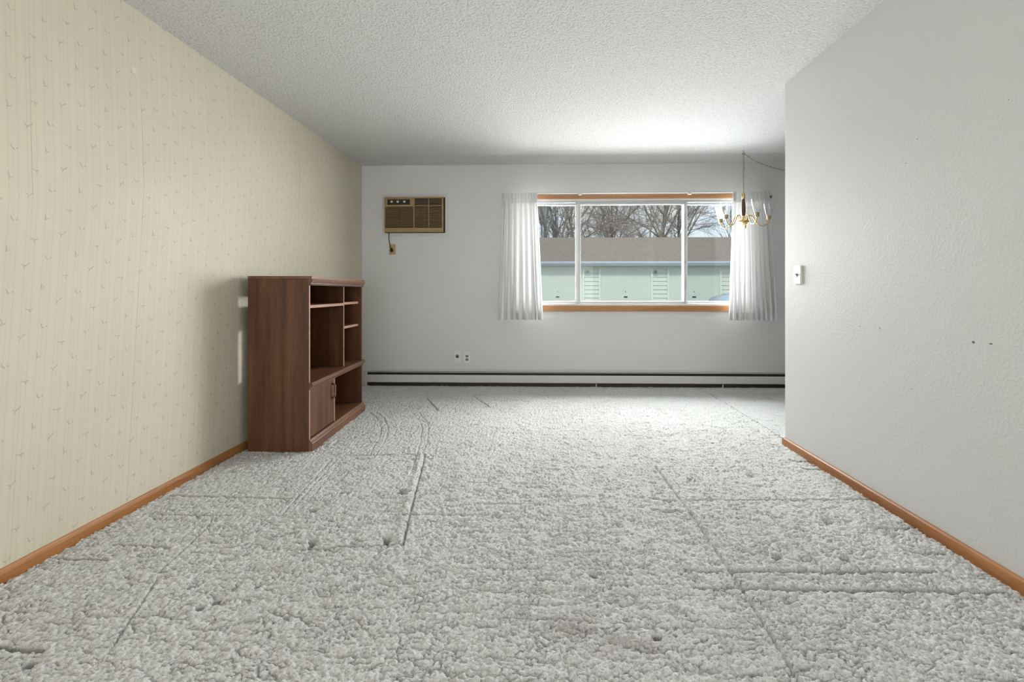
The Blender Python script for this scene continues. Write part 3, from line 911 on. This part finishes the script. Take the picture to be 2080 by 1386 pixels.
cbox('front_edge_band', FR, FR+.0015, .001, T-.001, .075, 1.075, 'cab_edge', 0)
cbox('front_edge_band', FR, FR+.0015, CW-T+.001, CW-.001, .075, 1.075, 'cab', 0)
# back panel with two cut-outs for cables
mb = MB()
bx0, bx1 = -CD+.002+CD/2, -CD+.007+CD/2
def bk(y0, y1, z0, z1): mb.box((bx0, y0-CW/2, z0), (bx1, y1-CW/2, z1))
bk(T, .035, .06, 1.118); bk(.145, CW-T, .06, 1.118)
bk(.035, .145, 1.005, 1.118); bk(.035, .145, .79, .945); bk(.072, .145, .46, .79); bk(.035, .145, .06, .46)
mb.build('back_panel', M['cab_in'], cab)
cbox('top_board', -CD, -.004, -.003, CW+.003, 1.118, CH, 'cab_h', .002)
def moulding(name, prof, mat, y0=-.002, y1=CW+.002):
    mb = MB(); mb.prism([(x+CD/2, z) for x, z in prof], 'y', y0-CW/2, y1-CW/2)
    return mb.build(name, M[mat], cab)
moulding('cornice', [(FR, 1.076), (-.012, 1.078), (-.009, 1.088), (-.010, 1.094), (-.004, 1.097), (.000, 1.110), (.002, 1.118), (FR, 1.118)], 'cab_h')
moulding('counter_moulding', [(FR, .398), (-.016, .400), (-.014, .410), (-.006, .414), (.000, .422), (.000, .438), (-.006, .444), (FR, .444)], 'cab_h')
cbox('counter_board', -CD+.007, FR, T, CW-T, .424, .442, 'cab_h')
moulding('plinth', [(FR, 0.0), (.000, 0.0), (.000, .048), (-.004, .054), (-.010, .058), (-.014, .068), (-.018, .074), (FR, .075)], 'cab_h', -.002, CW+.008)
cbox('bottom_board', -CD+.007, FR, T, CW-T, .055, .074, 'cab_h')
# upper divider and shelves, set back from the face
SB = -.052
cbox('divider', -CD+.007, SB, .690, .706, .442, 1.118, 'cab')
cbox('divider_edge', SB, SB+.0015, .6905, .7055, .442, 1.118, 'cab_edge', 0)
def shelf(y0, y1, z):
    s = cbox('shelf', -CD+.02, SB, y0, y1, z, z+.020, 'cab_h')
    cbox('shelf_edge', SB, SB+.0015, y0+.001, y1-.001, z+.0005, z+.0195, 'cab_edge', 0, s)
shelf(T, .690, .926); shelf(.706, CW-T, .932); shelf(.706, CW-T, .740)
# lower divider, door with bow handle
cbox('divider', -CD+.007, FR-.004, .436, .451, .074, .424, 'cab')
cbox('divider_edge', FR-.004, FR-.0025, .4365, .4505, .074, .398, 'cab_edge', 0)
door = cbox('door', FR-.018, FR-.001, T+.003, .432, .084, .398, 'cab', .0015)
cbox('door_edge', FR-.017, FR-.002, .432, .4335, .086, .396, 'cab_edge', 0, door)
hz0, hz1, hy = .262, .366, .385
mb = MB(); hp = [(FR, hy, hz0), (FR+.016, hy, hz0+.004), (FR+.024, hy, hz0+.016), (FR+.024, hy, hz1-.016), (FR+.016, hy, hz1-.004), (FR, hy, hz1)]
mb.tube([(x+CD/2, y-CW/2, z) for x, y, z in hp], .007, 8)
mb.build('handle', M['cab_h'], door, True)
for z in (.12, .60, 1.00):
    mb = MB(); mb.lathe([(.003, -.0006), (.003, 0)], (FR-.022+CD/2, -CW/2, z), 8, 'y')
    mb.build('screw_cap', M['ac_dark'], cab)

# ------------------------------------------------------------------ chandelier on a swag chain
HX, HY = 2.034, 4.759
ch = tag(empty('chandelier', (HX, HY, 1.69)), 'five-arm brass chandelier with clear glass shades hanging before the window', 'chandelier')
def zc(z): return z-1.69
mb = MB(); mb.lathe([(.004, zc(1.700)), (.010, zc(1.708)), (.006, zc(1.716)), (.012, zc(1.722)), (.056, zc(1.728)), (.060, zc(1.734)), (.056, zc(1.740)), (.016, zc(1.746)), (.013, zc(1.785)), (.015, zc(1.790))], seg=28)
mb.build('hub', M['brass'], ch, True)
mb = MB(); mb.lathe([(.013, zc(1.790)), (.019, zc(1.815)), (.021, zc(1.850)), (.019, zc(1.895)), (.013, zc(1.950)), (.012, zc(1.958))], seg=24)
mb.build('turned_column', M['walnut'], ch, True)
mb = MB(); mb.lathe([(.013, zc(1.958)), (.016, zc(1.966)), (.014, zc(2.000)), (.015, zc(2.008)), (.008, zc(2.020)), (.004, zc(2.028))], seg=20)
mb.build('top_sleeve', M['brass'], ch, True)
def catmull(P, n=8):
    P = [Vector(p) for p in P]; out = []
    for i in range(len(P)-1):
        p0, p1, p2, p3 = P[max(i-1, 0)], P[i], P[i+1], P[min(i+2, len(P)-1)]
        for k in range(n):
            t_ = k/n
            out.append(.5*((2*p1)+(p2-p0)*t_+(2*p0-5*p1+4*p2-p3)*t_**2+(3*p1-p0-3*p2+p3)*t_**3))
    out.append(P[-1]); return out
arm_pts = catmull([(.030, 0, zc(1.738)), (.038, 0, zc(1.770)), (.058, 0, zc(1.792)), (.085, 0, zc(1.780)), (.110, 0, zc(1.735)), (.140, 0, zc(1.697)), (.180, 0, zc(1.687)), (.215, 0, zc(1.705)), (.232, 0, zc(1.745))], 6)
mb = MB(); mb.tube(arm_pts, .0055, 8); arm_me = mb.mesh('arm', True); arm_me.materials.append(M['brass'])
mb = MB(); mb.lathe([(.006, 0), (.016, .003), (.017, .010), (.019, .012), (.0195, .036), (.021, .038), (.021, .042), (.013, .043)], seg=20)
sock_me = mb.mesh('socket_cup', True); sock_me.materials.append(M['brass_dull'])
mb = MB()
prof = [(.021, .036), (.026, .050), (.034, .075), (.041, .105), (.046, .135), (.049, .165), (.0485, .168), (.045, .165), (.042, .135), (.037, .105), (.030, .075), (.022, .050), (.018, .038)]
mb.lathe([(.020, .036), (.027, .052), (.036, .080), (.044, .112), (.050, .145), (.054, .178), (.0525, .178), (.0485, .145), (.0425, .112), (.0345, .080), (.0255, .052), (.0185, .038)], seg=28, closed=True)
shade_me = mb.mesh('glass_shade', True); shade_me.materials.append(M['shade_glass'])
mb = MB(); mb.lathe([(.007, .043), (.008, .055), (.015, .070), (.0165, .083), (.012, .105), (.005, .125), (.001, .133)], seg=14)
bulb_me = mb.mesh('bulb', True); bulb_me.materials.append(M['bulb_glass'])
for k in range(5):
    a = math.radians(61+72*k)
    arm = link_mesh('arm', arm_me, None, ch); arm.rotation_euler = (0, 0, a)
    for nm, me_ in (('socket_cup', sock_me), ('glass_shade', shade_me), ('bulb', bulb_me)):
        o = link_mesh(nm, me_, None, arm); o.location = (.232, 0, zc(1.742))
# chain links
mb = MB()
n = 20
loop = []
for k in range(n+1):
    a = 2*math.pi*k/n
    loop.append((.0065*math.cos(a), 0, .0135*math.sin(a)))
mb.tube(loop, .0016, 5, False); link_me = mb.mesh('chain_link', True); link_me.materials.append(M['chain'])
sw_ch = tag(empty('swag_chain', (HX, HY, 2.03)), 'brass link chain carrying the chandelier and swagging along the ceiling', 'chain')
path = [(HX, HY, 2.030+.0215*i) for i in range(18)]
swag = [(2.040, 2.405), (2.075, 2.385), (2.13, 2.345), (2.227, 2.302), (2.33, 2.266), (2.444, 2.240), (2.58, 2.232), (2.75, 2.252), (2.90, 2.295), (3.04, 2.36), (3.12, 2.41)]
sp = catmull([(x, HY, z) for x, z in swag], 10)
acc = [sp[0]]
for p_ in sp[1:]:
    if (p_-acc[-1]).length >= .0215: acc.append(p_)
def put_link(p, d, k):
    o = link_mesh('chain_link', link_me, None, sw_ch)
    q = Vector((0, 0, 1)).rotation_difference(Vector(d).normalized())
    o.rotation_mode = 'QUATERNION'
    from mathutils import Quaternion
    o.rotation_quaternion = q @ Quaternion((0, 0, 1), math.radians(90*(k % 2)+20))
    o.location = Vector(p)-Vector((HX, HY, 2.03))
for k, p_ in enumerate(path): put_link(p_, (0, 0, 1), k)
for k in range(len(acc)-1): put_link(acc[k], acc[k+1]-acc[k], k)
mb = MB(); mb.tube([(x-HX+.004, .004, z-2.03) for x, z in ((HX+.0, 2.03), (HX-.004, 2.15), (HX+.006, 2.27), (HX+.002, 2.40))]
                   + [(p_.x-HX, .004, p_.z-2.03+.003) for p_ in sp[::6]], .0022, 6)
mb.build('lamp_cord', M['grey_plastic'], sw_ch, True)
for x in (HX, 3.13):
    mb = MB()
    hk = [(x-HX, 0, .410), (x-HX, 0, .392)]+[(x-HX+.011*math.sin(a), 0, .381+.011*math.cos(a)) for a in [math.radians(q) for q in range(0, 271, 30)]]
    mb.tube(hk, .0028, 6)
    mb.build('ceiling_hook', M['chain'], sw_ch, True)

# ------------------------------------------------------------------ outside: ground, garage, car, trees
t = NT('asphalt_and_gravel')
n_ = t.noise(t.coord(), 0.7, 5)
M['ground'] = t.pr(t.ramp(n_, [(0.3, (0.17, 0.17, 0.165)), (0.7, (0.27, 0.26, 0.25))]), 0.9, 0, 0.2)
mb = MB(); mb.box((-70, D+.32, -.65), (90, 130, -.25))
tag(mb.build('ground', M['ground']), kind='structure', label='asphalt yard outside the window')

M['g_door'] = plain('pale_green_garage_paint', (0.58, 0.63, 0.53), 0.55, 0, 0.3, 0.03, 2)
M['g_side'] = plain('pale_green_siding_paint', (0.60, 0.65, 0.55), 0.6, 0, 0.3, 0.04, 3)
M['g_trim'] = plain('pale_trim_paint', (0.66, 0.71, 0.62), 0.55, 0, 0.3, 0.03, 3)
M['gutter'] = plain('white_gutter', (0.62, 0.67, 0.70), 0.4, 0, 0.4, 0.04, 3)
t = NT('weathered_asphalt_shingles')
co = t.coord((1, 5, 5))
M['roof'] = t.pr(t.ramp(t.noise(co, 5, 4, 0.6), [(0.3, (0.19, 0.150, 0.115)), (0.55, (0.27, 0.215, 0.168)), (0.75, (0.33, 0.27, 0.215))]), 0.9, 0, 0.1)
GY = 27.0
ga = tag(empty('garage_row', (5.2, GY, -.25)), 'long pale green garage row with brown shingle roof across the yard', 'garage')
def grel(p): return (p[0]-5.2, p[1]-GY, p[2]+.25)
def gbox(name, a, b, mat, parent=ga, bevel=0):
    mb = MB(); mb.box(grel(a), grel(b), bevel); return mb.build(name, M[mat], parent)
gx0, gx1 = -24.0, 34.0
gbox('wall', (gx0, GY+.10, -.25), (gx1, GY+7.0, 2.55), 'g_side')
mb = MB()
prof = [(GY-.40, 2.74), (GY+3.55, 4.50), (GY+7.5, 2.74), (GY+7.5, 2.66), (GY+3.55, 4.42), (GY-.40, 2.66)]
mb.prism([(y-GY, z+.25) for y, z in prof], 'x', gx0-5.6, gx1-4.8)
mb.build('roof', M['roof'], ga)
# shingle courses near the eave that still read as lines
for k in range(14):
    f_ = (k+.5)/14
    y = GY-.40+3.9*f_; z = 2.74+1.738*f_
    mb = MB(); mb.hexa([grel(p) for p in ((gx0-.4, y, z-.01), (gx1+.4, y, z-.01), (gx1+.4, y+.27, z+.11), (gx0-.4, y+.27, z+.11), (gx0-.4, y, z+.006), (gx1+.4, y, z+.006), (gx1+.4, y+.27, z+.128), (gx0-.4, y+.27, z+.128))])
    mb.build('shingle_course', M['roof'], ga)
gbox('fascia', (gx0-.4, GY-.40, 2.52), (gx1+.4, GY-.36, 2.74), 'gutter')
mb = MB(); mb.prism([(GY-.52-GY, 2.90+.07), (GY-.40-GY, 2.99), (GY-.40-GY, 2.87), (GY-.49-GY, 2.87)], 'x', gx0-5.6, gx1-4.8)
mb.build('gutter', M['gutter'], ga)
gbox('soffit', (gx0-.4, GY-.36, 2.50), (gx1+.4, GY+.10, 2.53), 'g_trim')
gbox('frieze_board', (gx0, GY+.04, 2.32), (gx1, GY+.10, 2.50), 'g_door')
PER = 3.864
for k in range(-3, 5):
    xs0 = 2.596+PER*k                    # siding bay from xs0 to xs0+.84
    for j in range(11):                  # lap boards
        z = -.25+.236*j
        mb = MB(); mb.hexa([grel(p) for p in ((xs0, GY+.040, z), (xs0+.84, GY+.040, z), (xs0+.84, GY+.10, z), (xs0, GY+.10, z), (xs0, GY+.075, z+.25), (xs0+.84, GY+.075, z+.25), (xs0+.84, GY+.10, z+.25), (xs0, GY+.10, z+.25))])
        mb.build('siding_board', M['g_side'], ga)
    for x in (xs0-.10, xs0+.82):
        gbox('door_post', (x, GY-.02, -.25), (x+.10, GY+.10, 2.34), 'g_trim')
    dx0, dx1 = xs0+.92, xs0+PER-.10
    gd = gbox('garage_door', (dx0, GY+.05, -.22), (dx1, GY+.09, 2.32), 'g_door')
    xm_ = (dx0+dx1)/2
    gbox('door_handle', (xm_-.10, GY+.02, .72), (xm_+.10, GY+.05, .78), 'heater_dark', gd)
    gbox('door_lock', (xm_-.03, GY+.03, 1.02), (xm_+.01, GY+.05, 1.06), 'heater_dark', gd)
    for q in (.02, 2.30):
        gbox('hinge', (dx0+.3+q*.35, GY+.035, 1.55), (dx0+.36+q*.35, GY+.05, 1.59), 'g_trim', gd)
for x in (2.68, 6.52):
    gbox('wall_lamp', (x+.05, GY-.10, 2.10), (x+.17, GY+.04, 2.24), 'grey_plastic')

# car parked on the right, mostly behind the curtain
M['paint'] = plain('silver_car_paint', (0.50, 0.54, 0.56), 0.18, 0.35, 0.6, 0.03, 5)
M['car_glass'] = plain('dark_car_glass', (0.035, 0.055, 0.06), 0.08, 0, 0.6, 0.05, 5)
M['tyre'] = plain('tyre_rubber', (0.02, 0.02, 0.02), 0.8, 0, 0.2, 0.1, 20)
M['lamp_lens'] = plain('headlamp_lens', (0.6, 0.62, 0.64), 0.1, 0.2, 0.6, 0.05, 20)
car = tag(empty('car', (7.35, 14.0, -.25)), 'silver car parked in the yard, its bonnet showing beside the curtain', 'car')
def loft(name, secs, mat, parent):
    mb = MB(); rings = [[mb.bm.verts.new(p) for p in s] for s in secs]
    n = len(rings[0])
    for i in range(len(rings)-1):
        for k in range(n):
            mb.bm.faces.new((rings[i][k], rings[i][(k+1) % n], rings[i+1][(k+1) % n], rings[i+1][k]))
    mb.bm.faces.new(rings[0][::-1]); mb.bm.faces.new(rings[-1])
    return mb.build(name, M[mat], parent, True)
def body_sec(x, zb, zt, hw, crown=.05):
    return [(x, -hw*.92, zb), (x, -hw, zb+.18), (x, -hw, (zb+zt)*.52), (x, -hw*.95, zt-.07), (x, -hw*.80, zt-.015), (x, -hw*.4, zt+crown*.7), (x, 0, zt+crown),
            (x, hw*.4, zt+crown*.7), (x, hw*.80, zt-.015), (x, hw*.95, zt-.07), (x, hw, (zb+zt)*.52), (x, hw, zb+.18), (x, hw*.92, zb)]
loft('body', [body_sec(-2.28, .32, .70, .70, .02), body_sec(-2.22, .24, .98, .80, .03), body_sec(-2.05, .20, 1.12, .86), body_sec(-1.7, .20, 1.20, .88), body_sec(-1.1, .20, 1.25, .89),
              body_sec(-.6, .20, 1.27, .89, .02), body_sec(.5, .20, 1.27, .89, .02), body_sec(1.6, .20, 1.25, .88), body_sec(2.1, .22, 1.20, .84), body_sec(2.25, .30, 1.0, .78)], 'paint', car)
def cab_sec(x, z, hw0, hw1): return [(x, -hw0, 1.22), (x, -hw1, z-.06), (x, -hw1*.8, z), (x, hw1*.8, z), (x, hw1, z-.06), (x, hw0, 1.22)]
loft('cabin_glass', [cab_sec(-1.25, 1.30, .78, .74), cab_sec(-.95, 1.45, .80, .72), cab_sec(-.35, 1.66, .82, .66), cab_sec(.8, 1.68, .82, .66), cab_sec(1.5, 1.5, .80, .68), cab_sec(1.9, 1.28, .78, .72)], 'car_glass', car)
mb = MB(); mb.box((-.30, -.62, 1.655), (.85, .62, 1.70), .02); mb.build('roof_panel', M['paint'], car)
for x in (-1.42, 1.40):
    for y in (-.80, .80):
        mb = MB(); mb.lathe([(.20, -.11), (.31, -.10), (.335, -.05), (.335, .05), (.31, .10), (.20, .11)], (0, 0, 0), 22, 'y')
        wh = mb.build('wheel', M['tyre'], car, True); wh.location = (x, y, .335)
        mb = MB(); mb.lathe([(.05, -.118), (.19, -.112), (.20, -.09)] if y < 0 else [(.20, .09), (.19, .112), (.05, .118)], (0, 0, 0), 18, 'y')
        mb.build('hubcap', M['silver'], wh, True)
for y in (-.62, .62):
    mb = MB(); mb.box((-2.27, y-.14, .74), (-2.18, y+.14, .90), .03); mb.build('headlamp', M['lamp_lens'], car)
    mb = MB(); mb.box((-.98, y*1.5-.08, 1.28), (-.84, y*1.5+.08, 1.44), .03); mb.build('door_mirror', M['car_glass'], car)
mb = MB(); mb.box((-2.32, -.70, .34), (-2.20, .70, .52), .04); mb.build('bumper', M['tyre'], car)

# bare trees beyond the garages
M['bark'] = plain('grey_brown_bark', (0.35, 0.29, 0.235), 0.9, 0, 0.1, 0.25, 3)
M['bark_pale'] = plain('pale_grey_bark', (0.36, 0.34, 0.31), 0.9, 0, 0.1, 0.2, 3)
M['needles'] = plain('dark_evergreen_needles', (0.05, 0.075, 0.055), 0.9, 0, 0.1, 0.3, 3)
def tree_mesh(seed, height, spread, levels, kids, upright):
    rnd = random.Random(seed)
    V, Fc = [], []
    def limb(p, d, length, r0, lev):
        nseg = 5 if lev == 0 else (4 if lev < 3 else 2)
        sides = 7 if lev == 0 else (5 if lev == 1 else 3)
        pts = [p.copy()]; dirs = [d.copy()]
        cur = p.copy(); dd = d.copy()
        for s_ in range(nseg):
            dd = (dd+Vector((rnd.uniform(-1, 1), rnd.uniform(-1, 1), rnd.uniform(-.5, .9)*upright))*(.10 if lev == 0 else .24)).normalized()
            cur = cur+dd*(length/nseg)
            pts.append(cur.copy()); dirs.append(dd.copy())
        base = len(V)
        for i, q in enumerate(pts):
            r = r0*(1-.62*i/nseg)
            a = dirs[i].orthogonal().normalized(); b = dirs[i].cross(a)
            for k in range(sides):
                an = 2*math.pi*k/sides
                V.append(q+(a*math.cos(an)+b*math.sin(an))*r)
        for i in range(nseg):
            for k in range(sides):
                Fc.append((base+i*sides+k, base+i*sides+(k+1) % sides, base+(i+1)*sides+(k+1) % sides, base+(i+1)*sides+k))
        if lev >= levels: return
        for c in range(kids[lev]):
            f = rnd.uniform(.30 if lev == 0 else .18, 1.0)
            i = min(nseg-1, int(f*nseg)); q = pts[i].lerp(pts[i+1], f*nseg-i)
            ax = dirs[i].orthogonal().normalized()
            ax.rotate(Matrix.Rotation(rnd.uniform(0, 2*math.pi), 3, dirs[i]))
            ang = rnd.uniform(.45, 1.05)*spread
            nd = (dirs[i]*math.cos(ang)+ax*math.sin(ang)).normalized()
            limb(q, nd, length*rnd.uniform(.42, .68)*(1-.25*f), r0*(1-.62*f)*rnd.uniform(.45, .65), lev+1)
    limb(Vector((0, 0, 0)), Vector((0, 0, 1)), height, height*.015, 0)
    me = bpy.data.meshes.new('branches'); me.from_pydata([tuple(v_) for v_ in V], [], Fc)
    return me
def plain_tree_set():
    kinds = {'wide': tree_mesh(3, 9.5, 1.0, 4, (12, 9, 8, 7), 1.0),
             'wide2': tree_mesh(8, 9.0, 1.1, 4, (12, 9, 8, 7), 1.0),
             'slim': tree_mesh(14, 11.0, .55, 3, (16, 6, 4), 1.4)}
    kinds['wide'].materials.append(M['bark']); kinds['wide2'].materials.append(M['bark']); kinds['slim'].materials.append(M['bark_pale'])
    spots = [  # kind, x, y, scale, rot, label
        ('slim', 0.6, 40.0, 1.15, .2, 'slim pale bare tree at the window edge next to the left curtain'),
        ('slim', 1.7, 43.0, 1.05, 1.9, 'second slim pale bare tree from the left curtain'),
        ('wide', 3.2, 39.0, 1.25, .7, 'broad bare tree filling the left-hand window pane'),
        ('wide2', 6.6, 42.0, 1.25, 2.2, 'bare tree behind the left half of the middle pane'),
        ('wide', 9.6, 38.5, 1.45, 3.6, 'largest bare tree, with a thick trunk, at the centre of the middle pane'),
        ('wide2', 11.9, 41.0, 1.30, 5.0, 'bare tree behind the right half of the middle pane'),
        ('wide', 8.0, 52.0, 1.35, 1.2, 'distant bare tree between the two biggest trees of the middle pane'),
        ('wide2', 12.6, 54.0, 1.25, .4, 'distant bare tree low behind the right half of the middle pane'),
        ('slim', 20.4, 50.0, .85, 2.5, 'slight bare tree under open sky beside the right curtain'),
        ('wide', 2.0, 56.0, 1.3, 4.1, 'distant bare tree behind the left-hand pane'),
    ]
    for kd, x, y, s_, rz, lab in spots:
        o = link_mesh('bare_tree', kinds[kd], None)
        o.location = (x, y, -.25); o.rotation_euler = (0, 0, rz); o.scale = (s_, s_, s_)
        tag(o, lab, 'tree', 'bare trees beyond the garages')
plain_tree_set()
def conifer(x, y, h, label, seed):
    rnd = random.Random(seed)
    root = tag(empty('evergreen_tree', (x, y, -.25)), label, 'tree')
    mb = MB(); mb.tube([(0, 0, 0), (0, 0, h*.9)], [h*.02, h*.004], 6); mb.build('trunk', M['bark'], root)
    V, Fc = [], []
    for k in range(420):
        f = rnd.random()**.8; z = h*(.12+.88*f); r = h*.26*(1-f)+.06
        a = rnd.uniform(0, 6.283); ln = r*rnd.uniform(.6, 1.1)
        d = Vector((math.cos(a), math.sin(a), -.25)); sd = Vector((-math.sin(a), math.cos(a), 0))*ln*.22
        b = len(V); p_ = Vector((0, 0, z))
        V += [p_, p_+d*ln*.6+sd, p_+d*ln, p_+d*ln*.6-sd, p_+d*ln*.6+Vector((0, 0, -.12*ln))]
        Fc += [(b, b+1, b+2), (b, b+2, b+3), (b, b+4, b+1), (b, b+3, b+4)]
    me = bpy.data.meshes.new('needle_boughs'); me.from_pydata([tuple(v_) for v_ in V], [], Fc)
    link_mesh('needle_boughs', me, M['needles'], root)
conifer(19.3, 46.0, 6.6, 'small dark evergreen above the garage roof by the right curtain', 2)
conifer(17.2, 52.0, 5.9, 'distant low evergreen at the foot of the open sky', 3)
